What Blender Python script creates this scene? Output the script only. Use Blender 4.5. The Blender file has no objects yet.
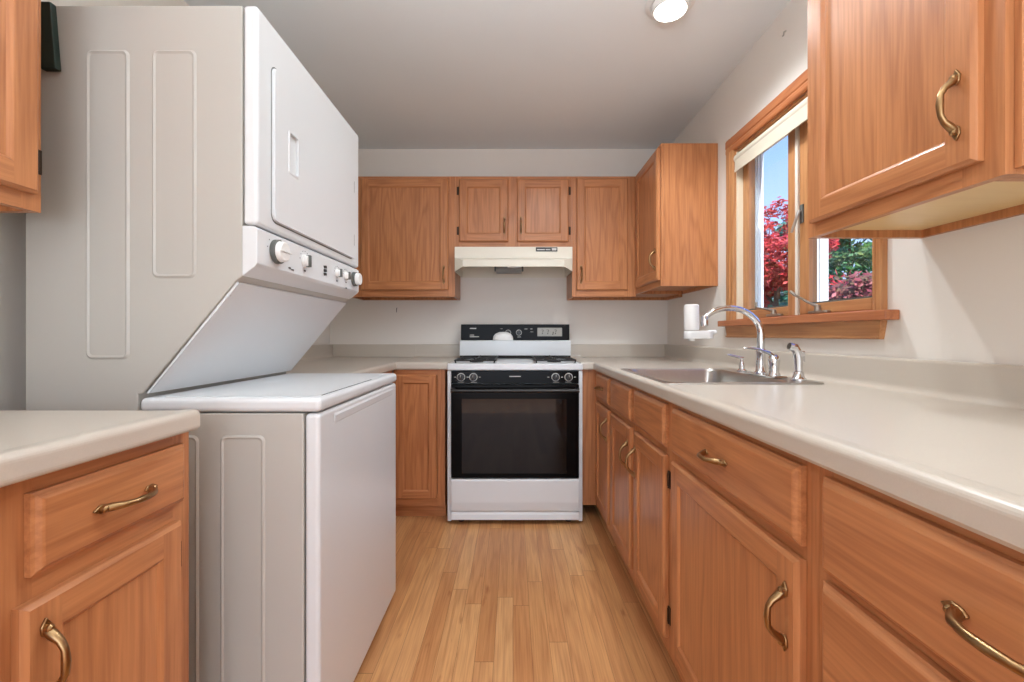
import bpy, bmesh, math, random
from mathutils import Vector, Matrix
random.seed(7)
PI = math.pi
SC = bpy.context.scene
COL = SC.collection

# ------------------------------------------------------------------ camera
cd = bpy.data.cameras.new('camera'); cam = bpy.data.objects.new('camera', cd); COL.objects.link(cam)
FPX = 440.0
cd.sensor_fit = 'HORIZONTAL'; cd.sensor_width = 36.0
cd.lens = FPX / 1024 * 36
cd.shift_x = -1 / 1024; cd.shift_y = -6 / 1024
cd.clip_start = 0.02; cd.clip_end = 200
cam.location = (0, 0, 1.075); cam.rotation_euler = (PI / 2, 0, 0)
SC.camera = cam

# ------------------------------------------------------------------ world, lights, exposure
SC.view_settings.view_transform = 'Standard'; SC.view_settings.look = 'None'
SC.view_settings.gamma = 1; SC.view_settings.use_curve_mapping = False
SC.view_settings.exposure = 1.05
W = bpy.data.worlds.new('sky'); SC.world = W; W.use_nodes = True
nt = W.node_tree; nt.nodes.clear()
wo = nt.nodes.new('ShaderNodeOutputWorld'); bg = nt.nodes.new('ShaderNodeBackground')
tc = nt.nodes.new('ShaderNodeTexCoord'); sp = nt.nodes.new('ShaderNodeSeparateXYZ')
rp = nt.nodes.new('ShaderNodeValToRGB')
nt.links.new(tc.outputs['Generated'], sp.inputs[0]); nt.links.new(sp.outputs['Z'], rp.inputs[0])
rp.color_ramp.elements[0].position = 0.0; rp.color_ramp.elements[0].color = (0.52, 0.70, 0.96, 1)
rp.color_ramp.elements[1].position = 0.6; rp.color_ramp.elements[1].color = (0.07, 0.20, 0.66, 1)
nt.links.new(rp.outputs[0], bg.inputs[0]); nt.links.new(bg.outputs[0], wo.inputs[0])
bg.inputs[1].default_value = 1.0

def lamp(name, kind, loc, energy, color=(1, 1, 1), rot=(0, 0, 0), **kw):
    ld = bpy.data.lights.new(name, kind); ld.energy = energy; ld.color = color
    for k, v in kw.items(): setattr(ld, k, v)
    o = bpy.data.objects.new(name, ld); COL.objects.link(o); o.location = loc; o.rotation_euler = rot
    return o
sun = lamp('sun', 'SUN', (0, 0, 8), 3.2, (1, .96, .90), angle=0.02)
sun.rotation_euler = Vector((-.07, .62, -.75)).to_track_quat('-Z', 'Y').to_euler()
# the lamp of the eyeball light over the sink side, then an unseen ceiling spot added to light stove and back wall
LX, LY = 0.648, 1.812
lamp('eyeball_lamp', 'SPOT', (LX, LY, 2.405), 29, (.86, .94, 1), (0, 0, 0), spot_size=math.radians(138), spot_blend=0.75, shadow_soft_size=0.045)
for lx, ly, e in ((0.30, 1.45, 10),):
    if e: lamp('ceiling_fill_spot', 'SPOT', (lx, ly, 2.40), e, (.87, .945, 1), (0, 0, 0), spot_size=math.radians(170), spot_blend=0.4, shadow_soft_size=0.10)
# area lamp added in the unseen rear opening as soft frontal fill
lamp('rear_fill', 'AREA', (0.0, -2.55, 1.15), 19, (.95, .98, 1), (PI / 2, 0, 0), shape='RECTANGLE', size=2.3, size_y=2.0)
# unseen upward spot added to brighten the ceiling, no fixture is known here
lamp('ceiling_uplight_fill', 'SPOT', (0.0, 0.42, 1.86), 34, (.86, .94, 1), (PI, 0, 0), spot_size=math.radians(164), spot_blend=0.5, shadow_soft_size=0.10)
# unseen point lamp added behind the camera for weak fill
lamp('rear_point_fill', 'POINT', (0.1, -1.0, 1.85), 3, (.87, .945, 1), shadow_soft_size=0.14)

# ------------------------------------------------------------------ materials
def lin(c):
    return tuple(((v / 255) / 12.92 if v / 255 <= .04045 else ((v / 255 + .055) / 1.055) ** 2.4) for v in c) + (1,)
def newmat(name):
    m = bpy.data.materials.new(name); m.use_nodes = True
    return m, m.node_tree, m.node_tree.nodes['Principled BSDF']
def simple(name, rgb, rough=.5, metal=0, noise=0.03, nscale=30, coat=0, bump=0, emit=None):
    m, t, b = newmat(name)
    b.inputs['Roughness'].default_value = rough; b.inputs['Metallic'].default_value = metal
    b.inputs['Coat Weight'].default_value = coat
    c = lin(rgb)
    tcn = t.nodes.new('ShaderNodeTexCoord'); nz = t.nodes.new('ShaderNodeTexNoise')
    nz.inputs['Scale'].default_value = nscale; nz.inputs['Detail'].default_value = 4
    t.links.new(tcn.outputs['Object'], nz.inputs['Vector'])
    mx = t.nodes.new('ShaderNodeMix'); mx.data_type = 'RGBA'
    mx.inputs[6].default_value = tuple(v * (1 - noise) for v in c[:3]) + (1,)
    mx.inputs[7].default_value = tuple(min(1, v * (1 + noise)) for v in c[:3]) + (1,)
    t.links.new(nz.outputs[0], mx.inputs[0]); t.links.new(mx.outputs[2], b.inputs['Base Color'])
    if bump:
        bp = t.nodes.new('ShaderNodeBump'); bp.inputs['Strength'].default_value = bump; bp.inputs['Distance'].default_value = .002
        t.links.new(nz.outputs[0], bp.inputs['Height']); t.links.new(bp.outputs[0], b.inputs['Normal'])
    if emit:
        b.inputs['Emission Color'].default_value = c; b.inputs['Emission Strength'].default_value = emit
    return m
def oak(name, axis, light, dark, rough=.33, scale=1.0, strength=1.0):
    """oak veneer with grain running along axis 0/1/2 of the object"""
    m, t, b = newmat(name); N = t.nodes; L = t.links
    tcn = N.new('ShaderNodeTexCoord'); oi = N.new('ShaderNodeObjectInfo')
    mul = N.new('ShaderNodeVectorMath'); mul.operation = 'SCALE'; mul.inputs[3].default_value = 23.0
    cmb = N.new('ShaderNodeCombineXYZ')
    for i in range(3): L.new(oi.outputs['Random'], cmb.inputs[i])
    L.new(cmb.outputs[0], mul.inputs[0])
    add = N.new('ShaderNodeVectorMath'); add.operation = 'ADD'
    L.new(tcn.outputs['Object'], add.inputs[0]); L.new(mul.outputs[0], add.inputs[1])
    def mapped(al, ac):
        mp = N.new('ShaderNodeMapping'); s = [ac * scale] * 3; s[axis] = al * scale
        mp.inputs['Scale'].default_value = s; L.new(add.outputs[0], mp.inputs['Vector']); return mp
    # cathedral figure: iso-lines of a stretched noise field
    n1 = N.new('ShaderNodeTexNoise'); n1.inputs['Scale'].default_value = 1.0; n1.inputs['Detail'].default_value = 2.0; n1.inputs['Roughness'].default_value = .45
    L.new(mapped(.85, 8.0).outputs[0], n1.inputs['Vector'])
    m1 = N.new('ShaderNodeMath'); m1.operation = 'MULTIPLY'; m1.inputs[1].default_value = 62; L.new(n1.outputs[0], m1.inputs[0])
    m2 = N.new('ShaderNodeMath'); m2.operation = 'SINE'; L.new(m1.outputs[0], m2.inputs[0])
    m3 = N.new('ShaderNodeMapRange'); m3.inputs[1].default_value = -1; m3.inputs[2].default_value = 1; L.new(m2.outputs[0], m3.inputs[0])
    pw = N.new('ShaderNodeMath'); pw.operation = 'POWER'; pw.inputs[1].default_value = 2.2; L.new(m3.outputs[0], pw.inputs[0])
    # fine pores
    n2 = N.new('ShaderNodeTexNoise'); n2.inputs['Scale'].default_value = 1.0; n2.inputs['Detail'].default_value = 3
    L.new(mapped(6, 150).outputs[0], n2.inputs['Vector'])
    # broad tone
    n3 = N.new('ShaderNodeTexNoise'); n3.inputs['Scale'].default_value = 1.0; n3.inputs['Detail'].default_value = 1
    L.new(mapped(.6, 5).outputs[0], n3.inputs['Vector'])
    a1 = N.new('ShaderNodeMath'); a1.operation = 'MULTIPLY'; a1.inputs[1].default_value = .30 * strength; L.new(pw.outputs[0], a1.inputs[0])
    a2 = N.new('ShaderNodeMath'); a2.operation = 'MULTIPLY_ADD'; a2.inputs[1].default_value = 1.0 * strength; L.new(n2.outputs[0], a2.inputs[0]); L.new(a1.outputs[0], a2.inputs[2])
    a3 = N.new('ShaderNodeMath'); a3.operation = 'MULTIPLY_ADD'; a3.inputs[1].default_value = .5; L.new(n3.outputs[0], a3.inputs[0]); L.new(a2.outputs[0], a3.inputs[2])
    a4 = N.new('ShaderNodeMath'); a4.operation = 'SUBTRACT'; a4.inputs[1].default_value = .50; a4.use_clamp = True; L.new(a3.outputs[0], a4.inputs[0])
    mx = N.new('ShaderNodeMix'); mx.data_type = 'RGBA'; mx.inputs[6].default_value = lin(light); mx.inputs[7].default_value = lin(dark)
    L.new(a4.outputs[0], mx.inputs[0]); L.new(mx.outputs[2], b.inputs['Base Color'])
    b.inputs['Roughness'].default_value = rough; b.inputs['Specular IOR Level'].default_value = .4
    bp = N.new('ShaderNodeBump'); bp.inputs['Strength'].default_value = .12; bp.inputs['Distance'].default_value = .001; bp.invert = True
    L.new(n2.outputs[0], bp.inputs['Height']); L.new(bp.outputs[0], b.inputs['Normal'])
    return m
OL, OD = (204, 138, 90), (152, 91, 54)
STOOLM = oak('stool_oak', 1, (196, 124, 80), (150, 84, 50))
OAK = [oak('oak_x', 0, OL, OD), oak('oak_y', 1, OL, OD), oak('oak_z', 2, OL, OD)]
TL, TD = (204, 148, 98), (160, 102, 62)
TRIM = [oak('trim_oak_x', 0, TL, TD), oak('trim_oak_y', 1, TL, TD), oak('trim_oak_z', 2, TL, TD)]
MAPLE = oak('maple_underside', 1, (232, 198, 142), (214, 172, 112), strength=.5)
WALL = simple('wall_paint', (236, 229, 220), .75, nscale=3, noise=.02)
CEIL = simple('ceiling_paint', (238, 243, 245), .85, nscale=2, noise=.02)
LAM = simple('cream_laminate', (202, 191, 177), .28, nscale=400, noise=.05)
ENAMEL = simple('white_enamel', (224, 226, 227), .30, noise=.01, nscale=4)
ENAMEL_SHADE = simple('shaded_white_enamel', (188, 184, 176), .38, noise=.015, nscale=4)  # same white enamel, with the shade of the dim near side put into its colour
HOODM = simple('hood_enamel', (230, 222, 205), .3, noise=.01)
BLK = simple('black_glass', (10, 8, 8), .16, noise=.0); BLK.node_tree.nodes['Principled BSDF'].inputs['Specular IOR Level'].default_value = .08
SMOKE = simple('smoked_glass', (11, 9, 8), .05, noise=0); SMOKE.node_tree.nodes['Principled BSDF'].inputs['Specular IOR Level'].default_value = .3
BLKP = simple('black_plastic', (24, 22, 21), .35)
IRON = simple('cast_iron', (26, 25, 25), .55, nscale=200, noise=.3)
BRASS = simple('antique_brass', (158, 126, 88), .30, metal=1, noise=.2, nscale=60)
BRONZE = simple('dark_hinge_bronze', (62, 46, 34), .45, metal=.7)
STEEL = simple('brushed_steel', (196, 193, 188), .28, metal=1, noise=.06, nscale=90)
CHROME = simple('chrome', (225, 226, 228), .07, metal=1, noise=.0)
DARK = simple('dark_gap', (26, 20, 17), .8)
GREYP = simple('grey_plastic', (92, 94, 90), .5)
WHTP = simple('white_plastic', (236, 235, 232), .35, noise=.01)
VINYL = simple('white_vinyl', (228, 232, 236), .45, noise=.01)
BLIND = simple('roller_fabric', (206, 194, 174), .8, nscale=300, noise=.04)
DGREEN = simple('dark_green_plastic', (24, 42, 34), .5)
INK = simple('printed_ink', (60, 58, 56), .6)
INKW = simple('printed_white', (205, 202, 196), .6)
LCD = simple('clock_display', (158, 154, 144), .3, noise=.08, nscale=300)
SCUFF = simple('scuffed_paint', (170, 162, 154), .8)
BULB = simple('lit_bulb', (255, 253, 248), .5, noise=0, emit=5.0)
BARK = simple('bark', (92, 70, 54), .9, nscale=20, noise=.3)
GRASS = simple('lawn_green', (92, 118, 60), .95, nscale=3, noise=.3)
def glass():
    m = bpy.data.materials.new('window_glass'); m.use_nodes = True; t = m.node_tree; t.nodes.clear()
    o = t.nodes.new('ShaderNodeOutputMaterial'); tr = t.nodes.new('ShaderNodeBsdfTransparent'); gl = t.nodes.new('ShaderNodeBsdfGlossy')
    gl.inputs['Roughness'].default_value = .02; tr.inputs[0].default_value = (.93, .95, .95, 1)
    fr = t.nodes.new('ShaderNodeLayerWeight'); fr.inputs[0].default_value = .5; pw = t.nodes.new('ShaderNodeMath'); pw.operation = 'POWER'; pw.inputs[1].default_value = 4; sc_ = t.nodes.new('ShaderNodeMath'); sc_.operation = 'MULTIPLY_ADD'; sc_.inputs[1].default_value = .5; sc_.inputs[2].default_value = .02; t.links.new(fr.outputs['Facing'], pw.inputs[0]); t.links.new(pw.outputs[0], sc_.inputs[0]); mx = t.nodes.new('ShaderNodeMixShader')
    t.links.new(sc_.outputs[0], mx.inputs[0]); t.links.new(tr.outputs[0], mx.inputs[1]); t.links.new(gl.outputs[0], mx.inputs[2]); t.links.new(mx.outputs[0], o.inputs[0])
    return m
GLASS = glass()
def leafmat(name, cols):
    m, t, b = newmat(name); N = t.nodes; L = t.links
    g = N.new('ShaderNodeNewGeometry'); r = N.new('ShaderNodeValToRGB')
    while len(r.color_ramp.elements) < len(cols): r.color_ramp.elements.new(.5)
    for i, c in enumerate(cols):
        r.color_ramp.elements[i].position = i / (len(cols) - 1); r.color_ramp.elements[i].color = lin(c)
    L.new(g.outputs['Random Per Island'], r.inputs[0]); L.new(r.outputs[0], b.inputs['Base Color'])
    b.inputs['Roughness'].default_value = .6
    return m
LEAF_R = leafmat('red_maple_leaves', [(150, 30, 40), (205, 48, 52), (230, 88, 84), (176, 60, 70)])
LEAF_G = leafmat('green_leaves', [(48, 92, 44), (90, 132, 62), (66, 128, 92), (132, 150, 76)])
LEAF_T = leafmat('blue_green_needles', [(52, 110, 92), (84, 150, 124), (110, 168, 140), (60, 128, 120)])
LEAF_P = leafmat('dusty_pink_leaves', [(166, 78, 84), (190, 104, 104), (120, 104, 70), (150, 64, 74)])
def floor_mat():
    m, t, b = newmat('oak_strip_floor'); N = t.nodes; L = t.links
    g = N.new('ShaderNodeTexCoord'); s = N.new('ShaderNodeSeparateXYZ'); L.new(g.outputs['Object'], s.inputs[0])
    def mt(op, a, b_=None, c=None, clamp=False):
        n = N.new('ShaderNodeMath'); n.operation = op; n.use_clamp = clamp
        for i, v in enumerate((a, b_, c)):
            if v is None: continue
            if isinstance(v, (int, float)): n.inputs[i].default_value = v
            else: L.new(v, n.inputs[i])
        return n.outputs[0]
    xs = mt('DIVIDE', s.outputs['X'], .0635); xi = mt('FLOOR', xs); xf = mt('FRACT', xs)
    w1 = N.new('ShaderNodeTexWhiteNoise'); w1.noise_dimensions = '1D'; L.new(xi, w1.inputs['W'])
    ys = mt('MULTIPLY_ADD', w1.outputs['Value'], 7.3, mt('DIVIDE', s.outputs['Y'], 1.0)); yi = mt('FLOOR', ys); yf = mt('FRACT', ys)
    cid = N.new('ShaderNodeCombineXYZ'); L.new(xi, cid.inputs[0]); L.new(yi, cid.inputs[1])
    w2 = N.new('ShaderNodeTexWhiteNoise'); w2.noise_dimensions = '3D'; L.new(cid.outputs[0], w2.inputs['Vector'])
    # grain inside a strip, shifted per strip
    off = N.new('ShaderNodeVectorMath'); off.operation = 'SCALE'; off.inputs[3].default_value = 11; L.new(w2.outputs['Color'], off.inputs[0])
    ad = N.new('ShaderNodeVectorMath'); ad.operation = 'ADD'; L.new(g.outputs['Object'], ad.inputs[0]); L.new(off.outputs[0], ad.inputs[1])
    def noise(sc, det=3):
        mp = N.new('ShaderNodeMapping'); mp.inputs['Scale'].default_value = sc; L.new(ad.outputs[0], mp.inputs['Vector'])
        n = N.new('ShaderNodeTexNoise'); n.inputs['Scale'].default_value = 1; n.inputs['Detail'].default_value = det; L.new(mp.outputs[0], n.inputs['Vector']); return n.outputs[0]
    n1 = noise((16, 1.1, 1), 2); n2 = noise((190, 6, 1)); n3 = noise((26, 5, 1), 3)
    cath = mt('POWER', mt('MULTIPLY_ADD', mt('SINE', mt('MULTIPLY', n1, 34)), .5, .5), 2.0)
    r = N.new('ShaderNodeValToRGB')
    cs = [(196, 136, 86), (220, 164, 108), (228, 176, 120), (206, 146, 94), (238, 192, 134)]
    while len(r.color_ramp.elements) < 5: r.color_ramp.elements.new(.5)
    for i, c in enumerate(cs): r.color_ramp.elements[i].position = i / 4; r.color_ramp.elements[i].color = lin(c)
    L.new(w2.outputs['Value'], r.inputs[0])
    knots = mt('MULTIPLY', mt('SUBTRACT', n3, .66, clamp=True), 5)
    f = mt('ADD', mt('ADD', mt('MULTIPLY', cath, .22), mt('MULTIPLY', mt('SUBTRACT', n2, .35, clamp=True), .9)), knots, clamp=True)
    mx = N.new('ShaderNodeMix'); mx.data_type = 'RGBA'; L.new(f, mx.inputs[0]); L.new(r.outputs[0], mx.inputs[6]); mx.inputs[7].default_value = lin((150, 84, 44))
    gapx = mt('LESS_THAN', mt('MINIMUM', xf, mt('SUBTRACT', 1.0, xf)), .012)
    gapy = mt('LESS_THAN', mt('MINIMUM', yf, mt('SUBTRACT', 1.0, yf)), .0012)
    gap = mt('MULTIPLY', mt('MAXIMUM', gapx, gapy), .6)
    m2 = N.new('ShaderNodeMix'); m2.data_type = 'RGBA'; L.new(gap, m2.inputs[0]); L.new(mx.outputs[2], m2.inputs[6]); m2.inputs[7].default_value = lin((110, 62, 36))
    L.new(m2.outputs[2], b.inputs['Base Color']); b.inputs['Roughness'].default_value = .36
    bp = N.new('ShaderNodeBump'); bp.inputs['Strength'].default_value = .25; bp.inputs['Distance'].default_value = .0006; bp.invert = True
    L.new(gap, bp.inputs['Height']); L.new(bp.outputs[0], b.inputs['Normal'])
    return m
FLOOR = floor_mat()

# ------------------------------------------------------------------ mesh helpers
class MB:
    def __init__(s): s.bm = bmesh.new()
    def _merge(s, b2, mi=0, smooth=False):
        for f in b2.faces: f.material_index = mi; f.smooth = smooth
        me = bpy.data.meshes.new('t'); b2.to_mesh(me); b2.free(); s.bm.from_mesh(me); bpy.data.meshes.remove(me); return s
    def box(s, x0, x1, y0, y1, z0, z1, bev=0, seg=2, mi=0):
        b = bmesh.new(); bmesh.ops.create_cube(b, size=1)
        for v in b.verts: v.co = Vector(((x0 + x1) / 2 + v.co.x * (x1 - x0), (y0 + y1) / 2 + v.co.y * (y1 - y0), (z0 + z1) / 2 + v.co.z * (z1 - z0)))
        if bev: bmesh.ops.bevel(b, geom=b.edges[:], offset=bev, segments=seg, affect='EDGES', profile=.5)
        return s._merge(b, mi)
    def prism(s, pts, a0, a1, axis='y', bev=0, seg=2, mi=0, smooth=False):
        """extrude a polygon; axis y: pts=(x,z); axis x: pts=(y,z); axis z: pts=(x,y)"""
        b = bmesh.new()
        def P(p, a): return {'y': (p[0], a, p[1]), 'x': (a, p[0], p[1]), 'z': (p[0], p[1], a)}[axis]
        v0 = [b.verts.new(P(p, a0)) for p in pts]; v1 = [b.verts.new(P(p, a1)) for p in pts]
        n = len(pts); b.faces.new(v0); b.faces.new(v1[::-1])
        for i in range(n): b.faces.new((v0[i], v1[i], v1[(i + 1) % n], v0[(i + 1) % n]))
        bmesh.ops.recalc_face_normals(b, faces=b.faces)
        if bev: bmesh.ops.bevel(b, geom=b.edges[:], offset=bev, segments=seg, affect='EDGES', profile=.5)
        return s._merge(b, mi, smooth)
    def tube(s, pts, rad, n=12, mi=0, flat=(1, 1), up=Vector((0, 0, 1)), cap=True):
        b = bmesh.new(); pts = [Vector(p) for p in pts]; rad = rad if isinstance(rad, (list, tuple)) else [rad] * len(pts)
        rings = []; prev = None
        for i, p in enumerate(pts):
            t = (pts[min(i + 1, len(pts) - 1)] - pts[max(i - 1, 0)]).normalized()
            if prev is None:
                u = up if abs(t.dot(up)) < .95 else Vector((1, 0, 0))
                a = (u - t * u.dot(t)).normalized()
            else: a = (prev - t * prev.dot(t)).normalized()
            prev = a; c = t.cross(a)
            rings.append([b.verts.new(p + a * math.cos(2 * PI * k / n) * rad[i] * flat[0] + c * math.sin(2 * PI * k / n) * rad[i] * flat[1]) for k in range(n)])
        for r0, r1 in zip(rings, rings[1:]):
            for k in range(n): b.faces.new((r0[k], r0[(k + 1) % n], r1[(k + 1) % n], r1[k]))
        if cap: b.faces.new(rings[0][::-1]); b.faces.new(rings[-1])
        bmesh.ops.recalc_face_normals(b, faces=b.faces)
        return s._merge(b, mi, True)
    def lathe(s, prof, c=(0, 0, 0), axis='z', n=28, mi=0, smooth=True, sy=1.0):
        b = bmesh.new(); c = Vector(c); rings = []
        for r, h in prof:
            ring = []
            for k in range(n):
                a = 2 * PI * k / n; x, y = r * math.cos(a), r * math.sin(a) * sy
                v = {'z': (x, y, h), 'y': (x, h, y), 'x': (h, x, y), '-y': (x, -h, y)}[axis]
                ring.append(b.verts.new(c + Vector(v)))
            rings.append(ring)
        for r0, r1 in zip(rings, rings[1:]):
            for k in range(n): b.faces.new((r0[k], r0[(k + 1) % n], r1[(k + 1) % n], r1[k]))
        b.faces.new(rings[0][::-1]); b.faces.new(rings[-1])
        bmesh.ops.remove_doubles(b, verts=b.verts, dist=1e-6)
        bmesh.ops.recalc_face_normals(b, faces=b.faces)
        return s._merge(b, mi, smooth)
    def face(s, pts, mi=0):
        b = bmesh.new(); b.faces.new([b.verts.new(p) for p in pts]); return s._merge(b, mi)
    def build(s, name, mats, parent=None, loc=None):
        me = bpy.data.meshes.new(name); s.bm.to_mesh(me); s.bm.free()
        mats = mats if isinstance(mats, (list, tuple)) else [mats]
        for m in mats: me.materials.append(m)
        if any(p.use_smooth for p in me.polygons):
            try: me.set_sharp_from_angle(angle=math.radians(38))
            except Exception: pass
        o = bpy.data.objects.new(name, me); COL.objects.link(o)
        if parent: o.parent = parent
        if loc is not None: o.location = loc
        return o
GROUPS = {'base_cabinet': 'oak base cabinets under the counters', 'wall_cabinet': 'oak wall cabinets', 'countertop': 'cream laminate countertops', 'conifer_tree': 'conifers outside the window', 'wall_hook': 'small hooks on the walls'}
def tag(o, label, cat, group=None):
    o['label'] = label; o['category'] = cat
    group = group or GROUPS.get(o.name.split('.')[0])
    if group: o['group'] = group
    return o
def thing(name, label, cat, loc=(0, 0, 0), rz=0, group=None):
    o = bpy.data.objects.new(name, None); COL.objects.link(o); o.empty_display_size = .1
    o.location = loc; o.rotation_euler = (0, 0, rz); return tag(o, label, cat, group)
def struct(o): o['kind'] = 'structure'; return o
def rrect(x0, x1, y0, y1, r, n=6):
    out = []
    for cx, cy, a0 in ((x1 - r, y1 - r, 0), (x0 + r, y1 - r, 90), (x0 + r, y0 + r, 180), (x1 - r, y0 + r, 270)):
        for k in range(n + 1):
            a = math.radians(a0 + 90 * k / n); out.append((cx + r * math.cos(a), cy + r * math.sin(a)))
    return out
def weld(o, bev, seg=2):
    md = o.modifiers.new('b', 'BEVEL'); md.width = bev; md.segments = seg; md.limit_method = 'ANGLE'; return o

# ------------------------------------------------------------------ the room shell
XR, XL, YB, ZC, YN = 1.136, -1.346, 3.235, 2.443, -2.70
WT = .105
WY0, WY1, WZ0, WZ1 = 1.3716, 2.237, 1.151, 2.015     # window opening
struct(MB().box(XL - WT, 4.2, YN - .3, YB + WT, -.12, 0).build('floor', FLOOR))
struct(MB().box(XL - WT, XR + WT, YN - .3, YB + WT, ZC, ZC + .15).build('ceiling', CEIL))
struct(MB().box(XL - WT, XR + WT, YB, YB + WT, 0, ZC).build('wall_back', WALL))
struct(MB().box(XL - WT, XL, YN - .3, YB, 0, ZC).build('wall_left', WALL))
w = MB()
w.box(XR, XR + WT, YN - .3, WY0, 0, ZC); w.box(XR, XR + WT, WY1, YB, 0, ZC)
w.box(XR, XR + WT, WY0, WY1, 0, WZ0); w.box(XR, XR + WT, WY0, WY1, WZ1, ZC)
struct(w.build('wall_right', WALL))
w = MB(); w.box(XL, -1.2, YN - .12, YN, 0, ZC); w.box(1.05, XR, YN - .12, YN, 0, ZC); w.box(-1.2, 1.05, YN - .12, YN, 2.1, ZC)
struct(w.build('wall_front', WALL))

# ------------------------------------------------------------------ hardware
def handle_mesh(kind, L=.106):
    """antique brass arched pull, local: along z (kind v) or x (kind h), standing out to -y"""
    m = MB(); h = L / 2; pts = []; rad = []
    core = [(-h + .006, .004), (-h + .013, .012), (-h + .022, .0235), (-h * .35, .0305), (0, .032), (h * .35, .0305), (h - .022, .0235), (h - .013, .012), (h - .006, .004)]
    rr = [.0060, .0072, .0056, .0050, .0058, .0050, .0056, .0072, .0060]
    for (a, d), r in zip(core, rr):
        pts.append((0, -d, a) if kind == 'v' else (a, -d, 0)); rad.append(r)
    m.tube(pts, rad, n=10, up=Vector((0, -1, 0)))
    for sgn in (-1, 1):
        c = sgn * (h - .004)
        pl = [(0, -.016), (.0075, -.004), (.006, .008), (0, .014), (-.006, .008), (-.0075, -.004)] if sgn < 0 else [(0, .016), (-.0075, .004), (-.006, -.008), (0, -.014), (.006, -.008), (.0075, .004)]
        P = [((u, c + v) if kind == 'v' else (c + v, u)) for u, v in pl]
        m.prism(P, -.0045, -.0004, axis='y', bev=.001, seg=1)
        bx = (0, -.008, c) if kind == 'v' else (c, -.008, 0)
        m.lathe([(.0, 0), (.0062, 0), (.0058, .006), (.003, .009), (0, .0095)], c=(bx[0], -.004, bx[2]), axis='-y', n=12)
    return m
HMESH = {}
def handle(kind, parent, x, y, z, L=.106, label=None):
    key = (kind, L)
    if key not in HMESH:
        o = handle_mesh(kind, L).build('handle', BRASS, parent); HMESH[key] = o.data
    else:
        o = bpy.data.objects.new('handle', HMESH[key]); COL.objects.link(o); o.parent = parent
    o.location = (x, y, z); return o
def hinge(parent, x, y, z, side):
    m = MB(); m.box(x - .004 if side < 0 else x - .012, x + .012 if side < 0 else x + .004, y - .0025, y - .0003, z - .027, z + .027, bev=.0006, seg=1)
    m.tube([(x, y - .003, z - .020), (x, y - .003, z + .020)], .0042, n=8)
    m.tube([(x, y - .003, z - .027), (x, y - .003, z - .0215)], .003, n=8); m.tube([(x, y - .003, z + .0215), (x, y - .003, z + .027)], .003, n=8)
    return m.build('hinge', BRONZE, parent)
TD_ = .019
def oak_door(parent, x0, x1, z0, z1, hs='r', hz='top', hinges=True, pull=True, fw=.052, y=0.0, hL=.106, hx=None, hzz=None):
    """framed oak door, front at y-TD_ ; frame with bevelled outer lip and a recessed flat panel"""
    yb = y - .0006; yf = y - TD_
    m = MB(); b = m.bm
    e = .007; i1 = fw; i2 = fw + .009; yp = yf + .0075
    def quad(a, mi): 
        f = b.faces.new([b.verts.new(p) for p in a]); f.material_index = mi
    def ring(off, yy): return [(x0 + off, yy, z0 + off), (x1 - off, yy, z0 + off), (x1 - off, yy, z1 - off), (x0 + off, yy, z1 - off)]
    R = [ring(0, yb), ring(0, yf + .007), ring(.002, yf + .0045), ring(e, yf)]
    for r0, r1 in zip(R, R[1:]):
        for k in range(4):
            j = (k + 1) % 4; quad((r0[k], r0[j], r1[j], r1[k]), 0 if k in (0, 2) else 1)
    # stiles full height, rails between them
    xo0, xo1, zo0, zo1 = x0 + e, x1 - e, z0 + e, z1 - e; xi0, xi1, zi0, zi1 = x0 + i1, x1 - i1, z0 + i1, z1 - i1
    quad([(xo0, yf, zo0), (xi0, yf, zo0), (xi0, yf, zo1), (xo0, yf, zo1)], 1)
    quad([(xi1, yf, zo0), (xo1, yf, zo0), (xo1, yf, zo1), (xi1, yf, zo1)], 1)
    quad([(xi0, yf, zo0), (xi1, yf, zo0), (xi1, yf, zi0), (xi0, yf, zi0)], 0)
    quad([(xi0, yf, zi1), (xi1, yf, zi1), (xi1, yf, zo1), (xi0, yf, zo1)], 0)
    ra, rb_, rc = ring(i1, yf), ring(i1 + .003, yf + .0015), ring(i2, yp)
    for r0, r1 in ((ra, rb_), (rb_, rc)):
        for k in range(4):
            j = (k + 1) % 4; quad((r0[k], r0[j], r1[j], r1[k]), 0 if k in (0, 2) else 1)
    quad(R[0][::-1], 1)
    bmesh.ops.remove_doubles(b, verts=b.verts, dist=1e-6)
    d = m.build('door', [OAK[0], OAK[2]], parent)
    p = MB(); p.box(x0 + i2 - .001, x1 - i2 + .001, yp - .0004, yb - .001, z0 + i2 - .001, z1 - i2 + .001); p.build('door_panel', OAK[2], d)
    if pull:
        hx_ = hx if hx is not None else (x1 - .026 if hs == 'r' else x0 + .026)
        hz_ = hzz if hzz is not None else (z1 - .115 if hz == 'top' else z0 + .115)
        handle('v', d, hx_, yf, hz_, hL)
    if hinges:
        xx, sd = (x0 - .004, 1) if hs == 'r' else (x1 + .004, -1)
        for zz in (z0 + .075, z1 - .075): hinge(d, xx, y - .0005, zz, sd)
    return d
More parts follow.
